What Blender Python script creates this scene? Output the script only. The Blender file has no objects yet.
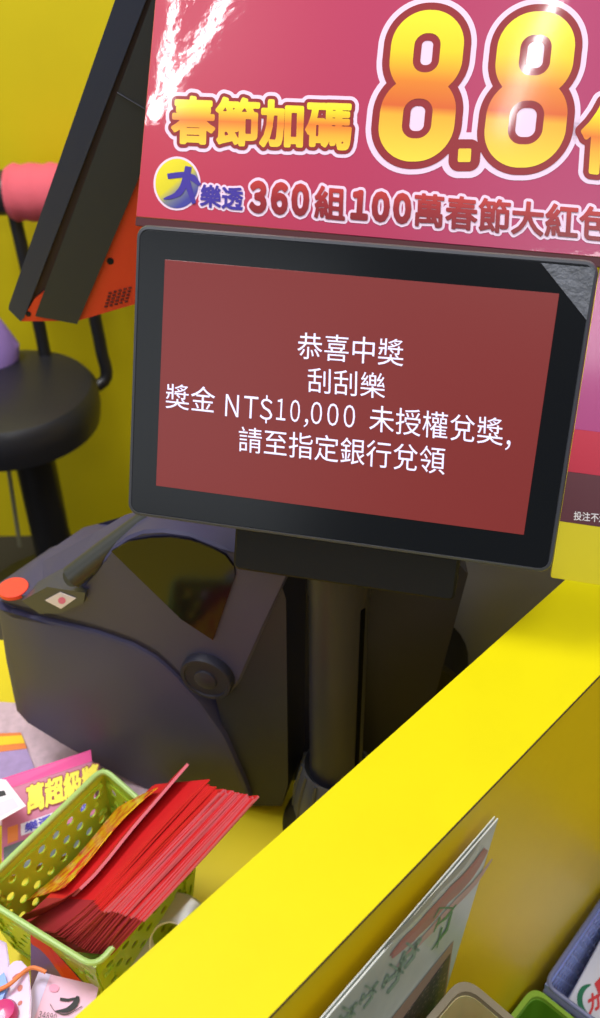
import bpy, bmesh, math, random
from mathutils import Vector as V, Matrix
random.seed(7)
SC = bpy.context.scene
COL = SC.collection
# ---------------------------------------------------------------- camera
F, CX, CY = 957.0, 300.0, 509.0
CAM = V((0, 0, 1.35))
up_c = V((-.013, 1, 731 / 957)).normalized()
fw_c = V((0, 0, -1)); fw_c = (fw_c - fw_c.dot(up_c) * up_c).normalized()
rt_c = fw_c.cross(up_c)
R = Matrix((rt_c, fw_c, up_c))                 # camera axes -> world axes
cd = bpy.data.cameras.new('camera'); cam = bpy.data.objects.new('camera', cd); COL.objects.link(cam)
cd.sensor_fit = 'VERTICAL'; cd.sensor_height = 36; cd.sensor_width = 36; cd.lens = F / 1018 * 36
cd.clip_start = .02
cd.dof.use_dof = True; cd.dof.focus_distance = .55; cd.dof.aperture_fstop = 11
cam.matrix_world = Matrix.Translation(CAM) @ R.to_4x4()
SC.camera = cam
# ---------------------------------------------------------------- light
SC.view_settings.view_transform = 'Standard'; SC.view_settings.look = 'None'
SC.view_settings.gamma = 1; SC.view_settings.use_curve_mapping = False
SC.view_settings.exposure = 0.0
w = bpy.data.worlds.new('room_light'); SC.world = w; w.use_nodes = True
w.node_tree.nodes['Background'].inputs[0].default_value = (.80, .88, 1, 1)
w.node_tree.nodes['Background'].inputs[1].default_value = .20
def lamp(name, loc, target, sx, sy, power, col=(1, .98, .95), spread=180):
    l = bpy.data.lights.new(name, 'AREA'); l.shape = 'RECTANGLE'; l.size = sx; l.size_y = sy
    l.energy = power; l.color = col; l.spread = math.radians(spread)
    o = bpy.data.objects.new(name, l); COL.objects.link(o); o.location = loc
    o.rotation_euler = (V(target) - V(loc)).to_track_quat('-Z', 'Y').to_euler(); return o
def tube_lamp(name, a, b, width, power):
    """a ceiling tube running from a to b, shining down"""
    a, b = V(a), V(b); l = bpy.data.lights.new(name, 'AREA'); l.shape = 'RECTANGLE'
    l.size = (b - a).length; l.size_y = width; l.energy = power
    o = bpy.data.objects.new(name, l); COL.objects.link(o); o.location = (a + b) / 2
    x = (b - a).normalized(); z = V((0, 0, 1)); y = z.cross(x); x = y.cross(z)
    o.rotation_euler = Matrix((x, y, z)).transposed().to_euler(); return o
lamp('ceiling_panel', (.55, .25, 2.6), (.55, .25, 0), 1.2, .6, 17)
lamp('fill_light_wall', (-.75, .85, 2.6), (-.75, 1.0, 0), .6, .6, 30)  # added fill, out of view, to brighten the back wall and stool
lamp('fill_light_left', (-1.5, .45, 2.6), (-1.4, .5, 0), .6, .6, 11)  # added fill, out of view, to lift the papers on the left
lamp('ceiling_panel_rear', (.1, -1.6, 2.6), (.1, -1.6, 0), 1.2, .6, 20)
tube_lamp('tube_lamp', (-.80, -.20, 2.6), (-1.30, -.57, 2.6), .030, 2.2)
tube_lamp('tube_lamp', (-.95, -.15, 2.6), (-1.20, -.47, 2.6), .018, .9)
tube_lamp('tube_lamp', (-.15, -.40, 2.6), (-.36, -.79, 2.6), .014, 1.5)
lamp('fill_light_screen', (-2.2, -2.4, 1.9), (0, .5, 1.1), 1.7, 1.4, 10, (.9, .95, 1))  # invented soft source behind the camera, gives the display screen its paler left side
# ---------------------------------------------------------------- photo rays
def ray(px, py): return R @ V(((px - CX) / F, -(py - CY) / F, -1))
def pd(px, py, d): return CAM + ray(px, py) * d
def pz(px, py, z):
    r = ray(px, py); return CAM + r * ((z - CAM.z) / r.z)
def pp(px, py, o, n):
    r = ray(px, py); return CAM + r * ((o - CAM).dot(n) / r.dot(n))
def py_(px, py, y): return pp(px, py, V((0, y, 0)), V((0, 1, 0)))
rad = math.radians
# ---------------------------------------------------------------- materials
def lin(c):
    return tuple((x / 255 / 12.92) if x / 255 <= .04045 else ((x / 255 + .055) / 1.055) ** 2.4 for x in c) + (1,)
MATS = {}
def mat(name, c, rough=.5, coat=0, emit=0, metal=0, bump=0, bscale=60, var=0, vscale=8, trans=0, alpha=1, sss=0, spec=.5, croug=.05, ec=None):
    if name in MATS: return MATS[name]
    m = bpy.data.materials.new(name); m.use_nodes = True; nt = m.node_tree; b = nt.nodes['Principled BSDF']
    I = b.inputs
    I['Base Color'].default_value = lin(c); I['Roughness'].default_value = rough; I['Metallic'].default_value = metal
    I['Coat Weight'].default_value = coat; I['Coat Roughness'].default_value = croug
    I['Specular IOR Level'].default_value = spec
    I['Transmission Weight'].default_value = trans; I['Alpha'].default_value = alpha
    if sss: I['Subsurface Weight'].default_value = sss; I['Subsurface Scale'].default_value = .01
    if emit: I['Emission Color'].default_value = lin(ec or c); I['Emission Strength'].default_value = emit
    if bump or var:
        tc = nt.nodes.new('ShaderNodeTexCoord'); nz = nt.nodes.new('ShaderNodeTexNoise')
        nt.links.new(tc.outputs['Object'], nz.inputs['Vector'])
    if bump:
        nz.inputs['Scale'].default_value = bscale; nz.inputs['Detail'].default_value = 3
        bp = nt.nodes.new('ShaderNodeBump'); bp.inputs['Strength'].default_value = bump; bp.inputs['Distance'].default_value = .002
        nt.links.new(nz.outputs['Fac'], bp.inputs['Height']); nt.links.new(bp.outputs['Normal'], I['Normal'])
        if coat: nt.links.new(bp.outputs['Normal'], I['Coat Normal'])
    if var:
        n2 = nt.nodes.new('ShaderNodeTexNoise'); n2.inputs['Scale'].default_value = vscale; n2.inputs['Detail'].default_value = 4
        nt.links.new(tc.outputs['Object'], n2.inputs['Vector'])
        mx = nt.nodes.new('ShaderNodeMix'); mx.data_type = 'RGBA'
        mx.inputs['A'].default_value = lin(c); mx.inputs['B'].default_value = lin([x * (1 - var) for x in c])
        nt.links.new(n2.outputs['Fac'], mx.inputs['Factor']); nt.links.new(mx.outputs['Result'], I['Base Color'])
    MATS[name] = m; return m
def ramp_mat(name, stops, axis=1, rough=.35, coat=.6, croug=.1):
    """printed colour ramp along the print's own UV"""
    if name in MATS: return MATS[name]
    m = mat(name, (128, 128, 128), rough, coat, croug=croug); nt = m.node_tree
    uv = nt.nodes.new('ShaderNodeUVMap'); uv.uv_map = 'UVMap'; sp = nt.nodes.new('ShaderNodeSeparateXYZ')
    cr = nt.nodes.new('ShaderNodeValToRGB'); e = cr.color_ramp.elements
    while len(e) < len(stops): e.new(.5)
    for k, (p, c) in enumerate(stops): e[k].position = p; e[k].color = lin(c)
    nt.links.new(uv.outputs[0], sp.inputs[0]); nt.links.new(sp.outputs[axis], cr.inputs[0])
    nt.links.new(cr.outputs[0], nt.nodes['Principled BSDF'].inputs['Base Color']); return m
# ---------------------------------------------------------------- object helpers
def thing(name, label, cat, loc, group=None):
    o = bpy.data.objects.new(name, None); COL.objects.link(o); o.location = loc; o.empty_display_size = .02
    o['label'] = label; o['category'] = cat
    if group: o['group'] = group
    return o
def troot(p):
    t = V((0, 0, 0))
    while p is not None: t += p.location; p = p.parent
    return t
def link_mesh(name, me, mats, parent=None, smooth=True, base=None):
    if not isinstance(mats, (list, tuple)): mats = [mats]
    for m in mats: me.materials.append(m)
    o = bpy.data.objects.new(name, me); COL.objects.link(o)
    if parent is not None:
        me.transform(Matrix.Translation(-troot(parent))); o.parent = parent
    else:
        if base is None:
            xs = [v.co for v in me.vertices]
            base = V(((min(v.x for v in xs) + max(v.x for v in xs)) / 2, (min(v.y for v in xs) + max(v.y for v in xs)) / 2, min(v.z for v in xs)))
        me.transform(Matrix.Translation(-base)); o.location = base
    if smooth:
        me.polygons.foreach_set('use_smooth', [True] * len(me.polygons))
        me.set_sharp_from_angle(angle=rad(35))
    return o
def obj(name, bm, mats, parent=None, smooth=True, base=None, recalc=True):
    if recalc: bmesh.ops.recalc_face_normals(bm, faces=bm.faces)
    me = bpy.data.meshes.new(name); bm.to_mesh(me); bm.free()
    return link_mesh(name, me, mats, parent, smooth, base)
def tag(o, label=None, cat=None, group=None, kind=None):
    if label: o['label'] = label
    if cat: o['category'] = cat
    if group: o['group'] = group
    if kind: o['kind'] = kind
    return o
def NB(): return bmesh.new()
def loft(bm, rings, cap=True, mi=0):
    vs = [[bm.verts.new(p) for p in r] for r in rings]; n = len(rings[0]); fs = []
    for a, b in zip(vs, vs[1:]):
        for i in range(n): fs.append(bm.faces.new((a[i], a[(i + 1) % n], b[(i + 1) % n], b[i])))
    if cap:
        c = [bm.faces.new(vs[0][::-1]), bm.faces.new(vs[-1])]
        fs += bmesh.ops.triangulate(bm, faces=[f for f in c if len(f.verts) > 4])['faces'] + [f for f in c if f.is_valid and len(f.verts) <= 4]
    for f in fs:
        if f.is_valid: f.material_index = mi
    return bm
def rrect(x0, x1, y0, y1, r, seg=5):
    out = []
    for cx, cy, a0 in ((x1 - r, y0 + r, -90), (x1 - r, y1 - r, 0), (x0 + r, y1 - r, 90), (x0 + r, y0 + r, 180)):
        for k in range(seg + 1):
            a = rad(a0 + 90 * k / seg); out.append((cx + r * math.cos(a), cy + r * math.sin(a)))
    return out
class Fr:
    def __init__(s, o, u, w): s.o = V(o); s.u = V(u).normalized(); s.w = V(w).normalized(); s.n = s.u.cross(s.w)
    def __call__(s, a, b, c=0): return s.o + s.u * a + s.w * b + s.n * c
    def px(s, x, y, c=0): return pp(x, y, s.o + s.n * c, s.n)
    def co(s, p): d = V(p) - s.o; return d.dot(s.u), d.dot(s.w), d.dot(s.n)
def rbox(bm, fr, x0, x1, y0, y1, z0, z1, r=.004, bev=.001, seg=4, mi=0):
    """rounded slab in a frame, its four corners r, its rims bevelled"""
    L = [(bev, z0), (0, z0 + bev), (0, z1 - bev), (bev, z1)]
    return loft(bm, [[fr(a, b, z) for a, b in rrect(x0 + i, x1 - i, y0 + i, y1 - i, max(r - i, .0002), seg)] for i, z in L], mi=mi)
WORLD = Fr((0, 0, 0), (1, 0, 0), (0, 1, 0))
def tube(bm, pts, r, n=12, mi=0):
    pts = [V(p) for p in pts]; rr = r if isinstance(r, (list, tuple)) else [r] * len(pts); rings = []
    d0 = (pts[1] - pts[0]).normalized(); x = d0.orthogonal().normalized()
    for i, p in enumerate(pts):
        d = (pts[min(i + 1, len(pts) - 1)] - pts[max(i - 1, 0)]).normalized()
        x = (x - d * x.dot(d)).normalized(); y = d.cross(x)
        rings.append([p + (x * math.cos(2 * math.pi * k / n) + y * math.sin(2 * math.pi * k / n)) * rr[i] for k in range(n)])
    return loft(bm, rings, mi=mi)
def lathe(bm, fr, prof, n=32, mi=0, cap=True):
    return loft(bm, [[fr(r * math.cos(2 * math.pi * k / n), r * math.sin(2 * math.pi * k / n), z) for k in range(n)] for r, z in prof], mi=mi, cap=cap)
def smooth_path(pts, k=6):
    pts = [V(p) for p in pts]; out = []
    for i in range(len(pts) - 1):
        p0 = pts[max(i - 1, 0)]; p1 = pts[i]; p2 = pts[i + 1]; p3 = pts[min(i + 2, len(pts) - 1)]
        for j in range(k):
            t = j / k
            out.append(.5 * ((2 * p1) + (p2 - p0) * t + (2 * p0 - 5 * p1 + 4 * p2 - p3) * t * t + (3 * p1 - p0 - 3 * p2 + p3) * t ** 3))
    return out + [pts[-1]]
def plate(bm, pts, n, t, mi=0):
    """flat outline with a thickness t along n (print layers, sheets)"""
    pts = [V(p) for p in pts]; n = V(n)
    return loft(bm, [[p for p in pts], [p + n * t for p in pts]], mi=mi)
def sheet(bm, c, t=.0003, nx=8, ny=8, f=None, mi=0):
    """thin curved sheet on four corners c (TL TR BR BL); f(u,v) lifts it along its normal"""
    n = ((c[1] - c[0]).cross(c[0] - c[3])).normalized()
    top = []; bot = []
    for j in range(ny + 1):
        for i in range(nx + 1):
            u, v = i / nx, j / ny
            p = (c[0] * (1 - u) + c[1] * u) * (1 - v) + (c[3] * (1 - u) + c[2] * u) * v
            if f: p = p + n * f(u, v)
            top.append(bm.verts.new(p + n * t)); bot.append(bm.verts.new(p))
    W = nx + 1; fs = []
    for j in range(ny):
        for i in range(nx):
            a = j * W + i
            fs.append(bm.faces.new((top[a], top[a + W], top[a + W + 1], top[a + 1])))
            fs.append(bm.faces.new((bot[a], bot[a + 1], bot[a + W + 1], bot[a + W])))
    edge = [i for i in range(W)] + [j * W + nx for j in range(1, ny + 1)] + [ny * W + i for i in range(nx - 1, -1, -1)] + [j * W for j in range(ny - 1, 0, -1)]
    for a, b in zip(edge, edge[1:] + edge[:1]): fs.append(bm.faces.new((top[a], top[b], bot[b], bot[a])))
    for q in fs: q.material_index = mi
    return n
# ---------------------------------------------------------------- lettering
import numpy as np
def font_mesh(txt, space=1.0):
    c = bpy.data.curves.new('t', 'FONT'); c.body = txt; c.size = 1; c.resolution_u = 3; c.space_character = space
    o = bpy.data.objects.new('t', c); COL.objects.link(o)
    dg = bpy.context.evaluated_depsgraph_get(); dg.update()
    me = bpy.data.meshes.new_from_object(o.evaluated_get(dg))
    bpy.data.objects.remove(o); bpy.data.curves.remove(c); return me
def field_mesh(f, x0, y0, h):
    """filled flat outline of the region f < 0 on a grid: vertices and faces"""
    ny, nx = f.shape; verts = []; faces = []; idx = {}
    def vid(p):
        k = (round(p[0], 6), round(p[1], 6))
        if k not in idx: idx[k] = len(verts); verts.append(k)
        return idx[k]
    ins = f < 0
    for j in range(ny - 1):
        i = 0
        while i < nx - 1:
            c = ins[j, i] + ins[j, i + 1] + ins[j + 1, i + 1] + ins[j + 1, i] if False else int(ins[j, i]) + int(ins[j, i + 1]) + int(ins[j + 1, i + 1]) + int(ins[j + 1, i])
            if c == 0: i += 1; continue
            if c == 4:
                k = i
                while k < nx - 1 and ins[j, k] and ins[j, k + 1] and ins[j + 1, k + 1] and ins[j + 1, k]: k += 1
                faces.append([vid((x0 + a * h, y0 + b_ * h)) for a, b_ in ((i, j), (k, j), (k, j + 1), (i, j + 1))]); i = k; continue
            cs = ((i, j), (i + 1, j), (i + 1, j + 1), (i, j + 1)); poly = []
            for q in range(4):
                a, b_ = cs[q], cs[(q + 1) % 4]; fa, fb = f[a[1], a[0]], f[b_[1], b_[0]]
                if fa < 0: poly.append((x0 + a[0] * h, y0 + a[1] * h))
                if (fa < 0) != (fb < 0):
                    t = fa / (fa - fb); t = min(max(t, .02), .98); poly.append((x0 + (a[0] + (b_[0] - a[0]) * t) * h, y0 + (a[1] + (b_[1] - a[1]) * t) * h))
            ids = []
            for p in poly:
                v = vid(p)
                if v not in ids: ids.append(v)
            if len(ids) >= 3: faces.append(ids)
            i += 1
    return verts, faces
def text_field(me, grow, h):
    """signed distance of a grid to the glyph outlines (negative inside)"""
    from collections import Counter
    cnt = Counter()
    for p in me.polygons:
        for k in p.edge_keys: cnt[k] += 1
    co = np.array([(v.co.x, v.co.y) for v in me.vertices]); E_ = np.array([k for k, n in cnt.items() if n == 1])
    A_, B_ = co[E_[:, 0]], co[E_[:, 1]]; m = grow + 2 * h
    x0, y0 = co.min(0) - m; x1, y1 = co.max(0) + m
    nx, ny = int((x1 - x0) / h) + 2, int((y1 - y0) / h) + 2; X = x0 + np.arange(nx) * h; Y = y0 + np.arange(ny) * h
    d = np.full((ny, nx), 9.0); R_ = grow + 2.5 * h
    for a, b_ in zip(A_, B_):
        i0 = max(int((min(a[0], b_[0]) - R_ - x0) / h), 0); i1 = min(int((max(a[0], b_[0]) + R_ - x0) / h) + 2, nx)
        j0 = max(int((min(a[1], b_[1]) - R_ - y0) / h), 0); j1 = min(int((max(a[1], b_[1]) + R_ - y0) / h) + 2, ny)
        gx, gy = np.meshgrid(X[i0:i1], Y[j0:j1]); e = b_ - a; L = max(e @ e, 1e-12)
        t = np.clip(((gx - a[0]) * e[0] + (gy - a[1]) * e[1]) / L, 0, 1)
        d[j0:j1, i0:i1] = np.minimum(d[j0:j1, i0:i1], np.hypot(gx - a[0] - t * e[0], gy - a[1] - t * e[1]))
    for j in range(ny):
        y = Y[j] + 1e-7; hit = (A_[:, 1] > y) != (B_[:, 1] > y); a, b_ = A_[hit], B_[hit]
        xs = np.sort(a[:, 0] + (y - a[:, 1]) / (b_[:, 1] - a[:, 1]) * (b_[:, 0] - a[:, 0]))
        d[j, np.searchsorted(xs, X) % 2 == 1] *= -1
    return d - grow, x0, y0
def lettering(name, txt, quad, mats, parent, lift=.0003, weight=0, outline=0, space=1.0, h=.014):
    """text whose ink box fills quad (TL TR BR BL, points on the thing's surface)"""
    base = font_mesh(txt, space); co = [(v.co.x, v.co.y) for v in base.vertices]
    x0 = min(c[0] for c in co) - weight; x1 = max(c[0] for c in co) + weight; y0 = min(c[1] for c in co) - weight; y1 = max(c[1] for c in co) + weight
    if weight + outline > 0:
        f, gx, gy = text_field(base, weight + outline, h); verts, faces = field_mesh(f, gx, gy, h)
    else: verts = co; faces = [list(p.vertices) for p in base.polygons]
    bpy.data.meshes.remove(base)
    q = [V(p) for p in quad]; n = ((q[1] - q[0]).cross(q[0] - q[3])).normalized(); uvs = []; P3 = []
    for x, y in verts:
        u = (x - x0) / (x1 - x0); t = (y - y0) / (y1 - y0); uvs.append((u, t))
        P3.append((q[3] * (1 - u) + q[2] * u) * (1 - t) + (q[0] * (1 - u) + q[1] * u) * t + n * lift)
    me = bpy.data.meshes.new(name); me.from_pydata(P3, [], faces)
    ul = me.uv_layers.new(name='UVMap')
    for lp in me.loops: ul.data[lp.index].uv = uvs[lp.vertex_index]
    return link_mesh(name, me, mats, parent, smooth=False)
def thick_line(bm, pts, hw, proj, closed=False, caps=True, uvb=None):
    """flat ribbon in picture-plane coordinates of a print, put on the surface by proj"""
    P = [V((p[0], p[1], 0)) for p in pts]; n = len(P); W = hw if isinstance(hw, (list, tuple)) else [hw] * n
    L = []; Rr = []
    for i in range(n):
        a = P[(i - 1) % n] if (closed or i > 0) else P[i]; b = P[(i + 1) % n] if (closed or i < n - 1) else P[i]
        d = (b - a).normalized(); m = V((-d.y, d.x, 0)); L.append(bm.verts.new(proj(*(P[i] + m * W[i])[:2]))); Rr.append(bm.verts.new(proj(*(P[i] - m * W[i])[:2])))
    for i in range(n if closed else n - 1):
        j = (i + 1) % n; bm.faces.new((L[i], L[j], Rr[j], Rr[i]))
    if caps and not closed:
        for i in (0, n - 1):
            if W[i] > .3: disc(bm, P[i].x, P[i].y, W[i], W[i], proj)
def disc(bm, cx, cy, rx, ry, proj, n=28):
    bm.faces.new([bm.verts.new(proj(cx + rx * math.cos(2 * math.pi * k / n), cy - ry * math.sin(2 * math.pi * k / n))) for k in range(n)])
def px_uv(o, box, proj_inv):
    me = o.data; ul = me.uv_layers.get('UVMap') or me.uv_layers.new(name='UVMap'); t = troot(o)
    for lp in me.loops:
        a, b = proj_inv(me.vertices[lp.vertex_index].co + t); ul.data[lp.index].uv = ((a - box[0]) / (box[1] - box[0]), (b - box[2]) / (box[3] - box[2]))
# ================================================================ SETTING
TZ, BZ, CZ = .66, .95, .48          # desk top, partition top, service counter top
M_yel = mat('yellow_laminate', (212, 199, 0), .5, spec=.15, var=.05, vscale=25, bump=.03, bscale=200)
M_yelside = mat('yellow_gloss_laminate', (246, 212, 0), .42, coat=.12, croug=.35, var=.06, vscale=10)
M_wall = mat('yellow_wall_paint', (226, 206, 4), .55, var=.08, vscale=5, bump=.05, bscale=30)
M_core = mat('brown_board_core', (70, 45, 20), .7)
b = NB(); rbox(b, WORLD, -2.5, 2.5, 1.68, 1.78, 0, 2.7, .002, .001); tag(obj('wall_back', b, M_wall), kind='structure')
b = NB(); rbox(b, WORLD, -2.5, 2.5, -1.5, 1.78, -.05, 0, .002, .001); tag(obj('floor', b, mat('dark_floor', (58, 54, 50), .5, var=.25, vscale=6)), kind='structure')
# desk behind the partition
t = thing('service_desk', 'yellow desk top behind the partition under the ticket machine and baskets', 'desk', (-.1, .55, 0))
b = NB()
def LF(s): d = V((.7035, .7107, 0)); return V((-.0970, .1845, 0)) + d * s
inn = V((-.7107, .7035, 0))
poly = [(-.75, .765), (-.75, -.1), LF(-.45)[:2], LF(.826)[:2]]
loft(b, [[V((x, y, z)) for x, y in poly] for z in (TZ - .025, TZ)]); obj('desk_top', b, M_wall, t)
for x, y in ((-.70, .70), (-.70, -.04), (.40, .73)):
    b = NB(); rbox(b, Fr((x, y, 0), (1, 0, 0), (0, 1, 0)), -.02, .02, -.02, .02, 0, TZ - .025, .003, .001); obj('desk_leg', b, M_core, t)
# partition: 45 degrees to the room
PF = Fr((-.0157, .1835, 0), (.7035, .7107, 0), (-.7107, .7035, 0))       # u along, w across towards the desk
t = thing('counter_partition', 'long yellow partition with a flat top running diagonally through the picture', 'counter', PF(.1, .03, 0))
PW = .0570
b = NB(); rbox(b, PF, -.5, 1.2, .0006, PW - .0006, 0, BZ - .0012, .0015, .0005); obj('partition_body', b, M_yelside, t)
b = NB(); rbox(b, PF, -.5, 1.2, 0, PW, BZ - .0012, BZ, .0004, .0001); obj('top_panel', b, M_yel, t)
b = NB(); rbox(b, PF, -.5, 1.2, -.0004, .0012, BZ - .0017, BZ - .0003, .0003, .0001); tag(obj('edge_strip', b, M_core, t), 'thin brown edge strip')
# service counter in front of the partition
t = thing('service_counter', 'low yellow counter ledge in front of the partition, under the baskets', 'counter', PF(.2, -.2, 0))
b = NB(); rbox(b, PF, -.5, 1.2, -.42, 0, CZ - .03, CZ, .002, .001); obj('counter_top', b, M_yelside, t)
b = NB(); rbox(b, PF, -.48, 1.18, -.36, 0, 0, CZ - .03, .002, .001); obj('counter_base', b, M_yelside, t)
# ================================================================ CUSTOMER DISPLAY
def frame(o, yaw, tilt):
    u = V((math.cos(rad(yaw)), math.sin(rad(yaw)), 0)); bk = V((-u.y, u.x, 0))
    return Fr(o, u, V((0, 0, 1)) * math.cos(rad(tilt)) + bk * math.sin(rad(tilt)))
D = frame(pd(350, 400, .53), -13.7, 22.5)
c4 = [D.co(D.px(*p)) for p in ((138, 224), (598.7, 261), (553, 575), (125, 514))]
dx0 = (c4[0][0] + c4[3][0]) / 2; dx1 = (c4[1][0] + c4[2][0]) / 2; dy1 = (c4[0][1] + c4[1][1]) / 2; dy0 = (c4[2][1] + c4[3][1]) / 2
s4 = [D.co(D.px(*p)) for p in ((166, 260), (560.4, 293.3), (522.9, 534), (155.2, 486))]
sx0 = (s4[0][0] + s4[3][0]) / 2; sx1 = (s4[1][0] + s4[2][0]) / 2; sy1 = (s4[0][1] + s4[1][1]) / 2; sy0 = (s4[2][1] + s4[3][1]) / 2
M_blk = mat('black_plastic', (17, 17, 22), .55, spec=.3, bump=.05, bscale=900)
M_rim = mat('dark_grey_plastic', (66, 68, 76), .4)
M_glass = mat('bezel_glass', (14, 16, 20), .18, spec=.36)
POLE = V((.0252, .470, 0))
t = thing('customer_display', 'black customer display on a pole showing a red prize message screen', 'display', V((POLE.x, POLE.y, TZ)))
b = NB()
L = [(.010, -.028, .008), (.003, -.024, .008), (0, -.014, .007), (0, -.0022, .007), (.0008, -.0004, .0065), (.0022, 0, .0055), (.0026, -.0005, .005)]
loft(b, [[D(x, y, z) for x, y in rrect(dx0 + i, dx1 - i, dy0 + i, dy1 - i, r)] for i, z, r in L]); obj('housing', b, M_rim, t)
b = NB(); rbox(b, D, dx0 + .0027, dx1 - .0027, dy0 + .0027, dy1 - .0027, -.0006, .0001, .0048, .0002); obj('bezel', b, M_glass, t)
M_scr = mat('screen_red', (90, 24, 24), .34, emit=.42, spec=.6, ec=(150, 50, 46))
b = NB(); rbox(b, D, sx0, sx1, sy0, sy1, -.0002, .0003, .0003, .0001); scr = obj('screen', b, M_scr, t)
M_txt = mat('screen_text', (200, 200, 235), .4, emit=.62, ec=(228,226,250))
for txt, q, sp_ in (('恭喜中獎', ((298, 332), (404.5, 339.5), (403, 366.5), (297, 358.5)), 1),
               ('刮刮樂', ((308, 367), (385.5, 373.5), (385, 399), (307.5, 392)), 1),
               ('獎金', ((166, 383), (215.5, 387.5), (214.5, 413.5), (165.5, 408)), 1),
               ('ＮＴ', ((226, 394), (258.5, 397), (257.5, 419), (225, 416)), .66),
               ('＄', ((260.5, 394.5), (273, 396), (272, 424), (259.5, 422.5)), 1),
               ('１０', ((277, 398), (300.5, 400.4), (299.5, 422.5), (276, 420)), .60),
               ('，', ((304.5, 418.5), (308.5, 419), (307.5, 427.5), (303.5, 427)), 1),
               ('０００', ((311.5, 401.3), (355.5, 405.5), (354.5, 428), (310.5, 423.6)), .60),
               ('未授權兌獎', ((370, 404.5), (503.5, 418.5), (502.5, 446), (369, 431)), 1),
               ('，', ((506, 440), (511, 440.5), (509.5, 450.5), (505, 450)), 1),
               ('請至指定銀行兌領', ((239, 426), (446, 447.5), (444.5, 475), (238.5, 451.5)), 1)):
    lettering('message_text', txt, [D.px(*p, .0004) for p in q], M_txt, scr, lift=.0001, space=sp_)
b = NB(); plate(b, [D.px(*p, .0002) for p in ((541, 263), (592, 267.5), (595.2, 270), (586.5, 320))], D.n, .0003)
tag(obj('corner_film', b, mat('clear_film', (120, 124, 136), .35, var=.45, vscale=160, bump=.5, bscale=300), t), 'peeling clear film corner')
# bracket under the display
zb = -.030
qa = D.co(D.px(226, 573, zb)); qb = D.co(D.px(455, 597, zb))
b = NB(); rbox(b, D, D.co(D.px(236, 575, zb))[0], qb[0], qb[1], qb[1] + .075, -.060, -.021, .004, .0015); obj('bracket', b, M_blk, t)
ztop = 1.0
PO = Fr((POLE.x, POLE.y, 0), (1, 0, 0), (0, 1, 0))
M_pole = mat('pole_plastic', (38, 38, 52), .45, spec=.4, bump=.03, bscale=700)
pr = .0203
zs = pp(341, 612, V((0, POLE.y - pr, 0)), V((0, 1, 0))).z
b = NB(); lathe(b, PO, [(pr, TZ + .02), (pr, zs - .0006), (pr - .0006, zs - .0003)], 40); obj('pole', b, M_pole, t)
b = NB(); lathe(b, PO, [(pr - .0005, zs - .0003), (pr + .0008, zs), (pr + .0008, ztop)], 40); obj('pole_collar', b, M_pole, t)
a = rad(-42); sd = V((math.cos(a), math.sin(a), 0))
b = NB(); rbox(b, Fr(PO.o + sd * pr, V((-sd.y, sd.x, 0)), (0, 0, 1)), -.0022, .0022, TZ + .05, zs - .004, -.0015, .0006, .001, .0003); tag(obj('cable_slot', b, mat('slot_black', (5, 5, 6), .9, spec=.05), t), 'dark vertical slot')
b = NB(); lathe(b, PO, [(.024, TZ + .03), (.034, TZ + .03), (.0315, TZ + .055), (.0255, TZ + .081), (.0245, TZ + .082), (.0205, TZ + .076)], 40)
for k in range(14):
    a = 2 * math.pi * k / 14; d = V((math.cos(a), math.sin(a), 0))
    tube(b, [PO.o + d * .0335 + V((0, 0, TZ + .03)), PO.o + d * .0315 + V((0, 0, TZ + .055)), PO.o + d * .0258 + V((0, 0, TZ + .0805))], .0016, 6)
obj('pole_socket', b, M_rim, t)
b = NB(); lathe(b, PO, [(.043, TZ), (.043, TZ + .006), (.041, TZ + .012), (.034, TZ + .032)], 40); obj('base_plate', b, M_blk, t)
# ================================================================ POSTERS
P = frame(pz(578, 582, BZ), -15, 30)
pinv = lambda p: P.co(p)[:2]
def pj(lift): return lambda x, y: P.px(x, y, lift)
M_p2 = ramp_mat('magenta_print', [(0, (196, 58, 84)), (1, (186, 66, 124))], axis=0)
# lower poster stands on the partition
t = thing('lottery_poster', 'magenta, crimson and maroon poster with yellow foot, standing behind the display on the partition', 'poster', P(.1, 0, -.003))
lx0 = P.co(P.px(556.5, 579))[0] - .0038; LX1 = .28
yb = lambda py: P.co(P.px(590, py))[1]
ys = [0, yb(525.5), yb(474.5), yb(431), .30]
b = NB(); rbox(b, P, lx0, LX1, 0, .30, -.005, -.0004, .0015, .0002); obj('board', b, mat('poster_board', (222, 206, 0), .35, coat=.5, croug=.1), t)
for nm, c, k in (('maroon_band', (92, 34, 48), 1), ('crimson_band', (196, 28, 62), 2), ('magenta_band', (176, 58, 128), 3)):
    b = NB(); rbox(b, P, lx0 + .0003, LX1 - .0003, ys[k], ys[k + 1], -.0005, -.0002, .0003, .0001); obj(nm, b, mat(nm, c, .35, coat=.5, croug=.1), t)
M_white = mat('white_print', (238, 232, 240), .4)
lettering('notice_text', '投注不過量', [P.px(*p, -.0001) for p in ((574, 511), (616, 514.8), (615.5, 523.8), (573.5, 520))], M_white, t, weight=.012)
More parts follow.
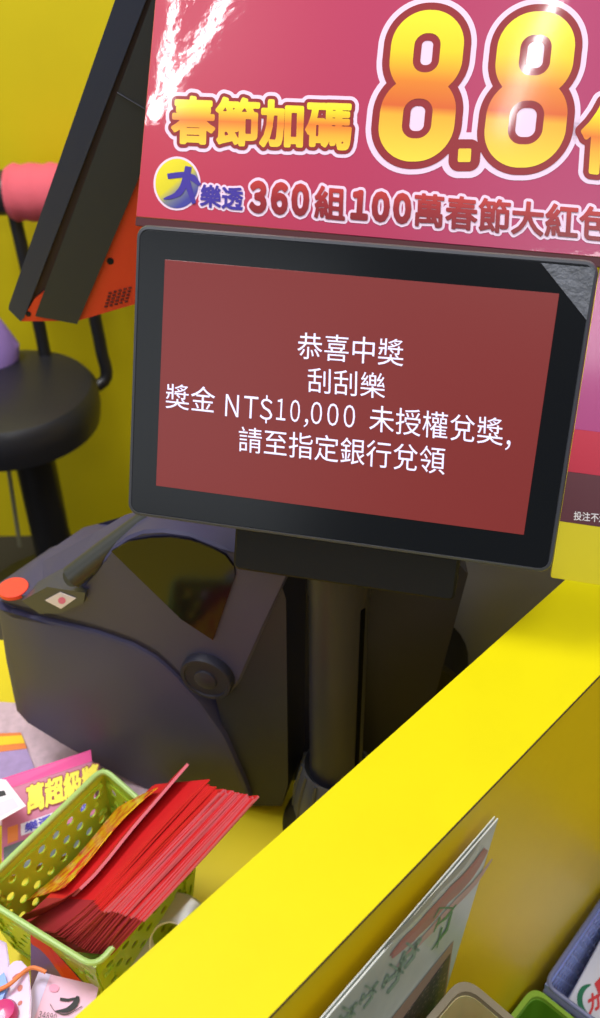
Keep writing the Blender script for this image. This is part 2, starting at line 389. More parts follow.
# upper poster
t = thing('jackpot_poster', 'glossy pink poster with golden 8.8 figures above the display', 'poster', P(-.15, .195, 0))
ux0, uy0 = P.co(P.px(138, 219))[:2]; uy0 = (uy0 + P.co(P.px(600, 257))[1]) / 2
UX1, UY1 = .14, .350
M_up = mat('glossy_pink_print', (196, 60, 92), .3, coat=1, croug=.03)
nt = M_up.node_tree; I = nt.nodes['Principled BSDF'].inputs
tc = nt.nodes.new('ShaderNodeTexCoord'); sp = nt.nodes.new('ShaderNodeSeparateXYZ'); mr = nt.nodes.new('ShaderNodeMapRange')
nt.links.new(tc.outputs['Object'], sp.inputs[0]); nt.links.new(sp.outputs[0], mr.inputs[0]); mr.inputs[1].default_value = -.16; mr.inputs[2].default_value = .16
cr = nt.nodes.new('ShaderNodeValToRGB'); cr.color_ramp.elements[0].color = lin((186, 48, 72)); cr.color_ramp.elements[1].color = lin((172, 52, 104))
nt.links.new(mr.outputs[0], cr.inputs[0]); nt.links.new(cr.outputs[0], I['Base Color'])
nz = nt.nodes.new('ShaderNodeTexNoise'); nz.inputs['Scale'].default_value = 55; nz.inputs['Detail'].default_value = 5
bp = nt.nodes.new('ShaderNodeBump'); bp.inputs['Strength'].default_value = .05; bp.inputs['Distance'].default_value = .002
nt.links.new(tc.outputs['Object'], nz.inputs['Vector']); nt.links.new(nz.outputs[0], bp.inputs['Height']); nt.links.new(bp.outputs[0], I['Coat Normal'])
b = NB(); rbox(b, P, ux0, UX1, uy0, UY1, .0002, .0040, .0012, .0004); obj('board', b, M_up, t)
b = NB(); rbox(b, P, ux0, UX1, uy0 - .0055, uy0, .0002, .0036, .0004, .0001); tag(obj('edge_strip', b, mat('wine_edge', (70, 12, 24), .5), t), 'dark wine-red lower edge')
PL = .0041
M_lav = mat('lavender_print', (236, 208, 232), .35, coat=.8, croug=.05)
M_dred = mat('dark_red_print', (142, 22, 32), .35, coat=.8, croug=.05)
M_gold = ramp_mat('gold_print', [(0, (250, 214, 60)), (.30, (236, 172, 40)), (.36, (216, 96, 30)), (.52, (226, 128, 24)), (.72, (244, 208, 20)), (1, (250, 232, 40))], axis=1)
def rr_px(x0, x1, y0, y1, sh, r):
    pts = rrect(x0, x1, y0, y1, r, 7); ym = (y0 + y1) / 2
    return [(x - sh * (y - ym), y) for x, y in pts]
EIGHT = [((402, 451.5, 21.5, 84, .10, 24), (391, 443.5, 87, 150, .10, 25)), ((508, 562.5, 23, 87, .11, 25), (497, 555, 89, 156, .11, 27))]
def sd_rr(X, Y, x0, x1, y0, y1, sh, r):
    ym = (y0 + y1) / 2; qx = np.abs(X + sh * (Y - ym) - (x0 + x1) / 2) - (x1 - x0) / 2 + r; qy = np.abs(Y - ym) - (y1 - y0) / 2 + r
    return np.hypot(np.maximum(qx, 0), np.maximum(qy, 0)) + np.minimum(np.maximum(qx, qy), 0) - r
gx0, gy0, gh = 355., -10., .7; X, Y = np.meshgrid(gx0 + np.arange(360) * gh, gy0 + np.arange(300) * gh)
ring_ = np.full(X.shape, 999.)
for up, lo in EIGHT:
    for a_ in (up, lo): ring_ = np.minimum(ring_, np.abs(sd_rr(X, Y, *a_)))
dotd = sd_rr(X, Y, 458, 471, 148.5, 162, .06, 1.5); solid = np.full(X.shape, 999.)
for up, lo in EIGHT:
    for a_ in (up, lo): solid = np.minimum(solid, sd_rr(X, Y, *a_))
y_lo, y_hi = P.co(P.px(470, 167))[1], P.co(P.px(470, 11))[1]
for nm, hw, m, lift in (('number_outline', 24.5, M_lav, PL + .0001), ('number_border', 19.0, M_dred, PL + .0003), ('number_fill', 11.6, M_gold, PL + .0005)):
    fld = np.minimum((solid if nm == 'number_outline' else ring_) - hw, dotd - (hw - 11.6) * 1.25)
    vs_, fs_ = field_mesh(fld, gx0, gy0, gh)
    me = bpy.data.meshes.new(nm); me.from_pydata([pj(lift)(x, y) for x, y in vs_], [], [f[::-1] for f in fs_])
    o = link_mesh(nm, me, m, t, smooth=False); px_uv(o, (-.3, .1, y_lo, y_hi), pinv)
def word(base, txt, q, fill, weight, o1, o2, m1=M_dred, m2=M_lav, space=1.0):
    qq = [P.px(*p, PL) for p in q]
    if o2: lettering(base + '_outline', txt, qq, m2, t, lift=.0001, weight=weight, outline=o2, space=space)
    if o1: lettering(base + '_border', txt, qq, m1, t, lift=.0003, weight=weight, outline=o1, space=space)
    lettering(base + '_fill', txt, qq, fill, t, lift=.0005, weight=weight, space=space)
M_gold2 = ramp_mat('gold_word_print', [(0, (250, 206, 50)), (.30, (244, 170, 40)), (.50, (228, 120, 30)), (.62, (236, 170, 24)), (.80, (246, 222, 20)), (1, (248, 226, 60))], axis=1)
word('headline', '春節加碼', ((172, 95), (353, 101.5), (351, 151), (171, 144)), M_gold2, .038, .072, .148)
word('unit', '倍', ((583, 98), (664, 105), (658, 181), (578, 173)), M_gold2, .030, .07, .13)
M_txtred = ramp_mat('caption_print', [(0, (128, 18, 30)), (.5, (150, 22, 32)), (1, (190, 48, 44))], axis=1)
word('caption', '３６０', ((250, 180), (310, 184), (309, 217), (249, 213)), M_txtred, .065, 0, .085, space=.57)
word('caption', '組', ((315, 185), (346, 187.5), (345, 221), (314, 218)), M_txtred, .030, 0, .085)
word('caption', '１００', ((352, 189), (412, 193.5), (411, 225), (350, 220)), M_txtred, .065, 0, .085, space=.57)
word('caption', '萬春節大紅包', ((415, 192.5), (614, 208), (612, 243), (413.5, 226)), M_txtred, .028, 0, .085)
M_blue = mat('indigo_print', (58, 40, 150), .35, coat=.8, croug=.05)
word('game_name', '樂透', ((200.5, 184), (243.5, 187.5), (243, 211), (200, 207)), M_blue, .030, 0, .09)
b = NB(); disc(b, 177, 183.5, 23.6, 27, pj(PL + .0001), 40); obj('emblem_outline', b, M_lav, t, recalc=False)
M_ball = ramp_mat('emblem_print', [(0, (60, 60, 150)), (.28, (120, 124, 130)), (.48, (214, 200, 20)), (1, (232, 216, 20))], axis=1)
b = NB(); disc(b, 177, 183.5, 21.6, 24.8, pj(PL + .0003), 40); o = obj('emblem_disc', b, M_ball, t, recalc=False)
ul = o.data.uv_layers.new(name='UVMap'); tt = troot(o); e0 = P.co(P.px(177, 183.5))
for lp in o.data.loops:
    x, y, _ = P.co(o.data.vertices[lp.vertex_index].co + tt); s = ((y - e0[1]) - (x - e0[0]) * .9) / .038 + .5; ul.data[lp.index].uv = (.5, s)
b = NB()
thick_line(b, [(167.5, 176.4), (176, 175.2), (186, 174.6), (193, 178), (200, 185)], [2.8, 2.9, 3.1, 3.4, 1.5], pj(PL + .0005), caps=False)
thick_line(b, smooth_path([(188.5, 166.5, 0), (186.5, 176, 0), (183, 187, 0), (176, 195, 0), (163.5, 199, 0)], 4), [3.4] * 4 + [3.5] * 4 + [3.3] * 4 + [2.6, 2.2, 1.8, 1.3] + [.5], pj(PL + .00055), caps=False)
thick_line(b, smooth_path([(186, 178, 0), (190, 191, 0), (194, 203.5, 0)], 4), [3.2, 3.2, 3.1, 3.0, 2.8, 2.6, 2.4, 2.2, 1.8], pj(PL + .0006), caps=False)
obj('emblem_sign', b, M_blue, t, recalc=False)
# ================================================================ SLANTED TERMINAL (seen from its side)
YT = .725
T = lambda x, y, d=0: py_(x, y, YT) + V((0, d, 0))
t = thing('lottery_terminal', 'dark slanted touch screen terminal with red rear base, seen from its side at upper left', 'terminal', V((-.05, .74, TZ)))
def prof(bm, pts, d0, d1, bev=0, mi=0):
    return loft(bm, [[T(x, y, d0) for x, y in pts], [T(x, y, d1) for x, y in pts]], mi=mi)
M_tb = mat('slate_blue_plastic', (46, 52, 72), .45)
M_tg = mat('charcoal_plastic', (42, 45, 48), .5)
M_tr = mat('red_plastic', (226, 62, 34), .4)
b = NB(); prof(b, [(163, -140), (193, -140), (146, 0), (24, 318), (20.5, 321.5), (8.5, 309.5), (9, 305), (115, 0)], 0, .060); obj('screen_panel', b, M_tb, t)
b = NB(); prof(b, [(190, -140), (205, -140), (154, 0), (36, 316), (22, 320.5), (146, 0)], .006, .055); obj('panel_recess', b, mat('recess_brown', (54, 34, 34), .6), t)
b = NB(); prof(b, [(200, -140), (290, -140), (226, 60), (166, 100), (138, 180), (78, 322), (36, 314), (152, 0)], -.004, .060); hs = obj('rear_housing', b, M_tg, t)
b = NB(); tube(b, [T(118, 91, -.0045), T(150, 110, -.0045)], .0005, 6); obj('panel_seam', b, M_tb, hs)
b = NB(); prof(b, [(170, 90), (300, 130), (300, 270), (132, 306), (77, 322), (20.5, 322.5), (34, 300), (100, 250)], .002, .066); rb = obj('red_base', b, M_tr, t)
b = NB()
for r in range(5):
    for c in range(5): x, y = 110 + c * 5 - r * 1.0, 294 + r * 3.4 - c * 1.3; tube(b, [T(x - 1.6, y, .0015), T(x + 1.2, y - .5, .0015)], .0009, 6)
obj('vent_slots', b, mat('vent_dark', (96, 26, 18), .7), rb)
b = NB(); tube(b, [T(110, 262, .0012), T(110, 262, .004)], .0028, 12); obj('screw_hole', b, mat('hole_black', (12, 10, 10), .8), rb)
b = NB(); tube(b, [T(28, 315, .0012), T(28, 315, .004)], .0022, 12); obj('screw_hole', b, MATS['hole_black'], rb)
sx = T(250, 250).x
b = NB(); rbox(b, Fr((sx, .742, 0), (1, 0, 0), (0, 1, 0)), -.03, .03, -.014, .014, TZ + .012, T(250, 200).z, .006, .002); obj('stand_post', b, M_tg, t)
b = NB(); rbox(b, Fr((sx, .738, 0), (1, 0, 0), (0, 1, 0)), -.07, .07, -.024, .024, TZ, TZ + .012, .008, .003); obj('stand_foot', b, M_tg, t)
# ================================================================ STOOL
SZ = .53
s0 = pz(7, 386, SZ); sr = (pz(97, 378, SZ) - s0).length
t = thing('round_stool', 'black round padded stool with tubular frame and pink back roll by the yellow wall', 'stool', V((s0.x, s0.y, 0)))
S = Fr((s0.x, s0.y, 0), (1, 0, 0), (0, 1, 0))
M_lea = mat('black_vinyl', (33, 33, 39), .4, bump=.15, bscale=120)
b = NB(); lathe(b, S, [(sr * .88, SZ - .082), (sr * .97, SZ - .076), (sr, SZ - .050), (sr * .99, SZ - .018), (sr * .93, SZ - .006), (sr * .75, SZ + .001), (sr * .3, SZ + .004), (.002, SZ + .004)], 48); obj('seat', b, M_lea, t)
M_tube = mat('black_tube', (26, 26, 30), .35)
yb_ = s0.y + .115
a1 = py_(38, 330, yb_); a2 = py_(95, 325, yb_); ba = py_(29, 205, yb_ + .03)
for x1, xt in ((a1.x, a1.x - .012), (a2.x, a2.x + .005)):
    zt = py_(30, 200, yb_ + .03).z
    b = NB(); tube(b, smooth_path([(x1 * .5 + s0.x * .5, s0.y + sr * .4, SZ - .06), (x1 + .004, yb_ - .015, SZ - .05), (x1 + .004, yb_, SZ + .01), (x1, yb_ + .008, SZ + .10), (xt, yb_ + .03, zt)], 6), .0115, 12); obj('back_tube', b, M_tube, t)
bl = py_(-22, 193, yb_ + .03); bp1 = py_(9, 193, yb_ + .03); bp2 = py_(110, 193, yb_ + .03); bl.z = bp1.z = bp2.z = (bp1.z + bl.z) / 2
pa = V((1, 0, 0))
b = NB(); e = bp2 + pa * .05; tube(b, [bl, bl + pa * .006, e - pa * .006, e], [.030, .036, .036, .030], 24); obj('back_roll', b, M_lea, t)
b = NB(); n_ = 14; tube(b, [bp1 + (bp2 - bp1) * (k / n_) for k in range(n_ + 1)], [.0405] + [.0455 + .0018 * math.sin(k * 2.3) for k in range(1, n_)] + [.0405], 28); tag(obj('pink_sleeve', b, mat('pink_cloth', (222, 96, 112), .85, bump=.3, bscale=90), t), 'pink cloth sleeve')
SP = Fr((s0.x + .02, s0.y, 0), (1, 0, 0), (0, 1, 0))
b = NB(); lathe(b, SP, [(.036, .03), (.036, SZ - .12), (.07, SZ - .10), (.10, SZ - .081)], 28); obj('pedestal', b, M_tube, t)
b = NB(); lathe(b, SP, [(.20, 0), (.20, .012), (.19, .02), (.05, .045), (.036, .06)], 40); obj('base_disc', b, M_tube, t)
b = NB(); q0_ = py_(8, 466, s0.y - .04); q1_ = py_(20, 546, s0.y - .04); tube(b, [q0_, q1_], .004, 8); obj('pedestal_highlight', b, mat('highlight_grey', (128, 126, 104), .4), t)  # pale rod imitating the highlight down the dark pedestal
# lilac bag slumped on the stool
b = NB(); bc = py_(-14, 340, s0.y + .085); bc.z = SZ + .001
rings = []
for k, (z, sx_, sy_) in enumerate(((0, .9, .9), (.03, 1.1, 1.0), (.075, .9, .8), (.125, .6, .6), (.16, .35, .4), (.18, .15, .2))):
    rings.append([bc + V((math.cos(a) * .052 * sx_ * (1 + .07 * math.sin(3 * a + k)) - z * .18, math.sin(a) * .042 * sy_ * (1 + .07 * math.cos(4 * a + k)), z)) for a in [2 * math.pi * j / 24 for j in range(24)]])
loft(b, rings); tag(obj('cloth_bag', b, mat('lilac_cloth', (160, 128, 204), .8, bump=.3, bscale=50)), 'lilac cloth bag slumped on the stool at the left picture edge', 'bag')
# ================================================================ TICKET MACHINE
MO = pz(145, 790, TZ); my = rad(-18)
A = Fr(MO, (math.cos(my), math.sin(my), 0), (0, 0, 1))        # n faces the camera
bk = -A.n
t = thing('ticket_machine', 'large black ticket machine with round hinge and dark window on the desk', 'machine', A(-.02, 0, -.05))
def mp(x, y, off=0): return pp(x, y, MO, A.n) + bk * off
def mo(x, y, off): return pp(x, y, MO + bk * off, A.n)
M_mc = mat('machine_black', (68, 66, 96), .45, spec=.35, bump=.06, bscale=900, var=.06, vscale=12)
M_md = mat('machine_dark', (38, 38, 54), .5, spec=.35, bump=.05, bscale=900)
zlow = lambda p, s: V((p.x, p.y, TZ + .012 + (p.z - TZ) * s))
low = [(-4, 606), (8, 614), (50, 622), (95, 633), (132, 646), (155, 659), (172, 674), (200, 704), (224, 738), (245, 785), (250, 800), (146, 791), (100, 768), (60, 745), (26, 724), (15, 712), (4, 660)]
b = NB(); r0 = [mp(x, y) for x, y in low]
cen = sum(r0, V()) / len(r0)
ins = lambda r, k, off: [p + (cen - p).normalized() * k + bk * off for p in r]
back = [V((p.x, p.y, TZ + .004 + (p.z - TZ) * .75)) + bk * .13 for p in r0]
loft(b, [ins(r0, .004, 0), ins(r0, .001, .0015), [p + bk * .005 for p in r0], [p + bk * .045 for p in r0], back]); obj('lower_case', b, M_mc, t)
upr = [(-4, 604), (8, 611), (50, 619), (95, 630), (132, 643), (155, 656), (172, 671), (186, 686), (207, 704), (226, 700), (237, 688), (262, 632), (285, 582), (290, 572), (262, 566), (238, 560), (220, 551), (188, 538), (160, 534), (140, 535), (124, 541), (109, 552), (92, 575), (76, 594), (40, 600), (10, 598)]
b = NB(); r1 = [mp(x, y, .004) for x, y in upr]; cen = sum(r1, V()) / len(r1)
back = [V((p.x, p.y, TZ + .03 + (p.z - TZ) * .70)) + bk * .13 for p in r1]
loft(b, [ins(r1, .002, 0), [p + bk * .002 for p in r1], [p + bk * .045 for p in r1], back]); uc = obj('upper_cover', b, M_mc, t)
ra = [(-8, 640), (-8, 604), (30, 598), (62, 586), (95, 562), (122, 543), (165, 540), (250, 566), (280, 590), (240, 640)]
rb_ = [(-8, 640), (-8, 588), (28, 569), (62, 551), (94, 533), (125, 515), (165, 516), (250, 545), (280, 570), (240, 620)]
b = NB(); rc = [mo(x, y, .045) for x, y in rb_]; loft(b, [[mo(x, y, .009) for x, y in ra], rc, [V((p.x, p.y, TZ + .02 + (p.z - TZ - .02) * .8)) + bk * .09 for p in rc]]); obj('top_cover', b, M_mc, t)
win = [(110, 553), (128, 543), (150, 539.5), (170, 539), (190, 542), (212, 551), (224, 557), (233, 569), (234, 578), (212, 642), (180, 621)]
b = NB(); loft(b, [[mp(x, y, .0042) for x, y in win], [mp(x, y, .0018) for x, y in win]]); obj('window', b, mat('smoked_window', (14, 12, 22), .10, spec=.35), t)
DF = Fr(mp(207, 677, -.001), A.u, A.w)
b = NB(); lathe(b, DF, [(.0205, -.008), (.0205, .001), (.0195, .0025), (.017, .0025), (.0165, .0015), (.009, .0015), (.0085, .003), (.0045, .0042), (.0005, .0044)], 40); tag(obj('hinge_disc', b, M_md, t), 'round stepped hinge disc')
# lever
b = NB(); tube(b, [mo(70, 578, -.002), mo(72, 577, .000), mo(102, 553, .012), mo(150, 516, .03)], [.0068, .0088, .0082, .0070], 14); obj('lever', b, mat('olive_grey_plastic', (56, 57, 54), .4), t)
# latch with label
b = NB(); loft(b, [[mp(x, y, -.001) for x, y in ((22, 600), (48, 586), (86, 592), (84, 602), (62, 612), (40, 613))], [mp(x, y, .02) for x, y in ((22, 600), (48, 586), (86, 592), (84, 602), (62, 612), (40, 613))]]); lt = obj('latch', b, mat('latch_blue_grey', (58, 60, 78), .35), t)
b = NB(); plate(b, [mp(x, y, -.0012) for x, y in ((46, 599), (61, 591), (77, 597), (62, 607.5))], A.n, .0004); lb = obj('label_sticker', b, mat('white_sticker', (226, 216, 232), .5), lt)
b = NB(); disc(b, 63, 599, 4, 3.6, lambda x, y: mp(x, y, -.0018), 9); tag(obj('pink_mark', b, mat('pink_mark', (226, 110, 160), .5), lb, recalc=False), 'pink mark on label')
SF = Fr(pz(13.5, 588.5, mp(12, 598).z + .0005), A.u, bk)
b = NB(); lathe(b, SF, [(.0115, -.002), (.0115, .0012), (.011, .0016)], 28)
tag(obj('red_sticker', b, mat('red_sticker', (236, 66, 44), .5), t), 'red oval sticker')
# chassis behind, passing behind the pole
CF = Fr((-.085, .5165, TZ), (1, 0, 0), (0, 0, 1))
xe = .205
pts = [(-.03, 0), (xe - .05, 0), (xe - .02, .05), (xe, .235), (xe - .012, .25), (-.03, .25)]
b = NB(); loft(b, [[CF(x, y, z) for x, y in pts] for z in (-.16, 0)]); obj('chassis', b, M_md, t)
b = NB(); bf = [(214, 690), (240, 640), (280, 580), (286, 600), (288, 785), (282, 806), (240, 806)]; loft(b, [[mo(x, y, .006) for x, y in bf], [mo(x, y, .006) + bk * .05 for x, y in bf]]); obj('base_front', b, M_md, t)
b = NB(); q1 = CF.px(298, 598, .0); tube(b, [q1 + CF.n * -.003, q1 + CF.n * .002, q1 + CF.n * .003], [.0045, .0045, .0036], 14); tag(obj('button', b, mat('grey_button', (120, 126, 140), .3), t), 'small grey oval button')
# dark cases right of the pole
b = NB(); q = py_(492, 600, .60)
rbox(b, Fr((q.x, .60, TZ), (math.cos(rad(-12)), math.sin(rad(-12)), 0), (0, 0, 1)), -.055, .12, 0, .235, -.10, 0, .012, .004)
tag(obj('equipment_case', b, mat('blue_grey_metal', (128, 134, 170), .4)), 'blue-grey equipment case on the desk behind the display, right of the pole', 'case')
b = NB(); q = py_(408, 700, .555)
arch = [(-.052, 0)] + [(.052 * math.cos(rad(a)), .052 + .058 * math.sin(rad(a))) for a in range(180, -1, -12)] + [(.052, 0)]
BF = Fr((q.x, .555, TZ), (math.cos(rad(-8)), math.sin(rad(-8)), 0), (0, 0, 1))
loft(b, [[BF(x * .95, y * .97, z) for x, y in arch] if k in (0, 3) else [BF(x, y, z) for x, y in arch] for k, z in enumerate((-.0605, -.058, -.003, 0))])
tag(obj('round_case', b, mat('matt_black', (14, 14, 16), .6)), 'black round-topped case standing beside the pole of the display', 'case')
# ================================================================ GREEN BASKET
RZ = .748
bc_ = [pz(-25, 893, RZ), pz(95, 968, RZ), pz(196, 850, RZ), pz(103, 768, RZ)]   # near-left, near-right, far-right, far-left
M_grn = mat('lime_plastic', (148, 176, 40), .35, sss=.3, spec=.5)
M_grim = mat('lime_rim', (158, 190, 112), .3)
def holed(bm, q, nu, nv, hr, mu=.02, mv0=.1, mv1=.06, cu=None, shape=1.0):
    """wall on a quad (bottom-left, bottom-right, top-right, top-left) with staggered round holes"""
    L = ((q[1] - q[0]).length + (q[2] - q[3]).length) / 2; H = (q[3] - q[0]).length
    P_ = lambda u, v: bm.verts.new((q[0] * (1 - u) + q[1] * u) * (1 - v) + (q[3] * (1 - u) + q[2] * u) * v)
    def quad(u0, u1, v0, v1):
        if u1 - u0 > 1e-5 and v1 - v0 > 1e-5: bm.faces.new((P_(u0, v0), P_(u1, v0), P_(u1, v1), P_(u0, v1)))
    quad(0, 1, 0, mv0); quad(0, 1, 1 - mv1, 1); dv = (1 - mv0 - mv1) / nv; du = (1 - 2 * mu) / nu
    for j in range(nv):
        v0 = mv0 + j * dv; v1 = v0 + dv; off = 0 if j % 2 == 0 else du / 2; n = nu if j % 2 == 0 else nu - 1
        quad(0, mu + off, v0, v1); quad(mu + off + n * du, 1, v0, v1)
        for i in range(n):
            u0 = mu + off + i * du; cu_, cv = u0 + du / 2, v0 + dv / 2; K = 16; inner = []; outer = []
            for k in range(K):
                a = 2 * math.pi * k / K; c, s = math.cos(a), math.sin(a); inner.append(P_(cu_ + hr * shape * c / L, cv + hr * s / H))
                m = max(abs(c), abs(s)); m = m if m > .001 else 1
                outer.append((cu_ + du / 2 * c / m, cv + dv / 2 * s / m))
            ov = [P_(*o) for o in outer]
            for k in range(K): bm.faces.new((inner[k], inner[(k + 1) % K], ov[(k + 1) % K], ov[k]))
def basket(name, label, rim, z0, taper, mw, mr, nu, nv, hr, thick, rimr, cat='basket', shape=1.0, skip=(), floor_holes=True, mv0=.12, mv1=.12, mu=.03):
    c = sum(rim, V()) / 4; bot = [V((c.x + (p.x - c.x) * taper, c.y + (p.y - c.y) * taper, z0)) for p in rim]
    t = thing(name, label, cat, V((c.x, c.y, z0)))
    full = NB()
    for k in range(5):
        b = NB()
        if k < 4:
            L = (rim[(k + 1) % 4] - rim[k]).length; n = max(2, round(L / nu))
            holed(b, [bot[k], bot[(k + 1) % 4], rim[(k + 1) % 4], rim[k]], n, nv, hr, shape=shape, mv0=mv0, mv1=mv1, mu=mu)
        else: b.faces.new([b.verts.new(p) for p in bot])
        bmesh.ops.remove_doubles(b, verts=b.verts, dist=1e-5); b.normal_update(); mid = c + V((0, 0, .03))
        for f in b.faces:
            if f.normal.dot(f.calc_center_median() - mid) < 0: f.normal_flip()
        b.normal_update(); bmesh.ops.solidify(b, geom=list(b.faces), thickness=thick)
        tm = bpy.data.meshes.new('t'); b.to_mesh(tm); b.free(); full.from_mesh(tm); bpy.data.meshes.remove(tm)
    obj('basket_body', full, mw, t, smooth=False, recalc=False)
    path = []
    for k in range(4):
        p, a, n_ = rim[k], rim[k - 1], rim[(k + 1) % 4]; r = .010
        p0 = p + (a - p).normalized() * r; p1 = p + (n_ - p).normalized() * r
        for j in range(5): s = j / 4; path.append((p0 * (1 - s) + p * s) * (1 - s) + (p * (1 - s) + p1 * s) * s)
    b = NB(); path = path + path[:2]
    tube(b, path, rimr, 10); obj('rim', b, mr, t)
    return t
basket('perforated_basket', 'lime green perforated basket holding the stack of red envelopes', bc_, TZ + .003, .84, M_grn, M_grim, .0165, 5, .0034, .0014, .0022)
# ---------------------------------------------------------------- red envelopes
M_red = mat('envelope_red', (204, 26, 30), .5, var=.1, vscale=60)
M_rededge = mat('envelope_red_edge', (202, 38, 38), .55)
M_pinkedge = mat('envelope_pink_edge', (206, 98, 118), .6)
bx = (bc_[1] - bc_[0]).normalized()             # across the basket, to the right
WD = (V((0, 0, -1)) * .62 - bx * .80).normalized(); WD0 = (V((0, 0, -1)) * .85 - bx * .5).normalized()
def lerp(a, b, s): return (a[0] + (b[0] - a[0]) * s, a[1] + (b[1] - a[1]) * s)
def pl(pts, s):
    s *= len(pts) - 1; k = min(int(s), len(pts) - 2); return lerp(pts[k], pts[k + 1], s - k)
ENV = []
Fp = [(205, 779), (219, 791), (238, 792), (257, 797)]; Np = [(95, 900), (102, 911), (124, 914), (143, 920)]; Dp = [(55, 932), (70, 942), (92, 953), (112, 955)]
NE = 30
for k in range(NE + 1):
    if k == 0: f, n_, d_ = (187, 763), (79, 888), (24, 914)
    else:
        s = (k - 1) / (NE - 1); f, n_, d_ = pl(Fp, s), pl(Np, s), pl(Dp, s); j = random.uniform(-1, 1); f = (f[0] + 2.2 * j, f[1] - 2.6 * j + random.uniform(-.8, .8))
    if k: n_ = (n_[0] + random.uniform(-1.5, 1.5), n_[1] + random.uniform(-1.5, 1.5)); d_ = (d_[0] + random.uniform(-1.5, 1.5), d_[1])
    s = k / NE
    zf = .800 + random.uniform(-.0015, .0015); pf = pz(*f, zf); pn = pz(*n_, .772); pdn = pz(*d_, .742)
    red = k <= 10
    wid = .062 if k else .030; Wd = WD if k else WD0
    # rows across the width
    th = (.0020 if k == 0 else .0010) if red else .0017
    b = NB(); path = smooth_path([pf, (pf * .5 + pn * .5) + V((0, 0, .0015 * math.sin(k))), pn, pdn], 4)
    nrm = (pn - pf).cross(Wd).normalized()
    if nrm.dot(bx) < 0: nrm = -nrm
    def rows_(ps, th):
        out = []
        for q in ps:
            dep = min(wid, (q.z - TZ - .006) / -Wd.z); out.append([q, q + nrm * th, q + nrm * th + Wd * dep, q + Wd * dep])
        return out
    loft(b, rows_(path[:9], th))
    o = obj('red_envelope', b, [M_red, M_rededge if red and k else M_pinkedge], base=V((pn.x, pn.y, TZ + .006)))
    b = NB(); loft(b, rows_(path[8:], .0006)); tag(obj('near_end', b, mat('near_end_red', (150, 34, 42), .55), o), 'darker red near end')  # near end of the envelope, in a darker red than its body
    for poly in o.data.polygons:
        if abs(poly.normal.dot(nrm)) < .5: poly.material_index = 1
    if k == 0: tag(o, 'first red envelope of the stack, splayed left beside the gold paper', 'envelope', 'red envelopes in the green basket')
    elif k == NE: tag(o, 'rearmost red envelope of the stack, nearest the yellow partition', 'envelope', 'red envelopes in the green basket')
    elif red: tag(o, 'bright red envelope in the red-edged front part of the stack in the green basket', 'envelope', 'red-edged envelopes in the green basket')
    else: tag(o, 'red envelope in the pink-edged rear part of the stack in the green basket', 'envelope', 'pink-edged envelopes in the green basket')
# gold paper left of the stack
b = NB(); g = [pz(158, 788, .776), pz(62, 886, .757)]
M_goldp = mat('gold_paper', (230, 150, 24), .3, metal=.2); nt = M_goldp.node_tree
vz = nt.nodes.new('ShaderNodeTexNoise'); vz.inputs['Scale'].default_value = 130; vz.inputs['Detail'].default_value = 3
cr = nt.nodes.new('ShaderNodeValToRGB'); e = cr.color_ramp.elements; e[0].position = .38; e[0].color = lin((206, 60, 30)); e[1].position = .56; e[1].color = lin((240, 196, 30)); x = e.new(.47); x.color = lin((236, 140, 26))
tc = nt.nodes.new('ShaderNodeTexCoord'); nt.links.new(tc.outputs['Object'], vz.inputs['Vector']); nt.links.new(vz.outputs[0], cr.inputs[0]); nt.links.new(cr.outputs[0], nt.nodes['Principled BSDF'].inputs['Base Color'])
dv_ = (V((0, 0, -1)) * .8 - bx * .62)
sheet(b, [g[0], g[1], g[1] + dv_ * .07, g[0] + dv_ * .07], .0006, 10, 6, lambda u, v: .002 * math.sin(5 * u + 2 * v))
tag(obj('gold_wrapper', b, M_goldp), 'gold and orange patterned paper standing left of the red envelopes', 'paper')
# ================================================================ PAPERS AT THE LEFT
def qz(pts, z): return [pz(x, y, zz) for (x, y), zz in zip(pts, z if isinstance(z, (list, tuple)) else [z] * 4)]
def paper(name, label, cat, pts, z, m, f=None, t=.0004):
    c = qz(pts, z); b = NB(); n = sheet(b, c, t, 10, 10, f); o = obj(name, b, m); tag(o, label, cat); return o, c, n
def sub_quad(c, u0, u1, v0, v1, n, lift):
    P_ = lambda u, v: (c[0] * (1 - u) + c[1] * u) * (1 - v) + (c[3] * (1 - u) + c[2] * u) * v + n * lift
    return [P_(u0, v0), P_(u1, v0), P_(u1, v1), P_(u0, v1)]
def band(name, c, n, u0, u1, v0, v1, m, parent, lift=.0006):
    b = NB(); plate(b, sub_quad(c, u0, u1, v0, v1, n, lift), n, .0001); return obj(name, b, m, parent, smooth=False)
M_news = mat('newsprint', (228, 198, 216), .7, var=.25, vscale=140)
paper('newspaper_sheet', 'pale pinkish printed sheet lying under the left end of the ticket machine', 'paper', ((-30, 700), (40, 705), (175, 800), (-30, 830)), TZ + .001, M_news)
o, c, n = paper('game_leaflet', 'lilac leaflet with a yellow and orange band at the left picture edge', 'leaflet', ((-40, 735), (21, 733), (36, 772), (-40, 790)), TZ + .003, mat('lilac_print', (176, 150, 208), .5, var=.2, vscale=120))
band('orange_band', c, n, 0, 1, .0, .42, mat('orange_print', (224, 124, 60), .5), o); band('yellow_band', c, n, 0, 1, .08, .28, mat('yellow_print', (240, 200, 30), .5), o, .0009)
FQ = ((-2, 778), (92, 750), (100, 800), (8, 866))
o, c, n = paper('lottery_flyer', 'pink lottery flyer with yellow headline behind the green basket', 'flyer', ((2, 779), (91, 750), (100, 842), (2, 880)), (.690, .700, .672, .666), mat('flyer_pink', (206, 110, 150), .45, var=.12, vscale=60))
band('magenta_band', c, n, 0, 1, 0, .13, mat('flyer_magenta', (226, 44, 140), .45), o)
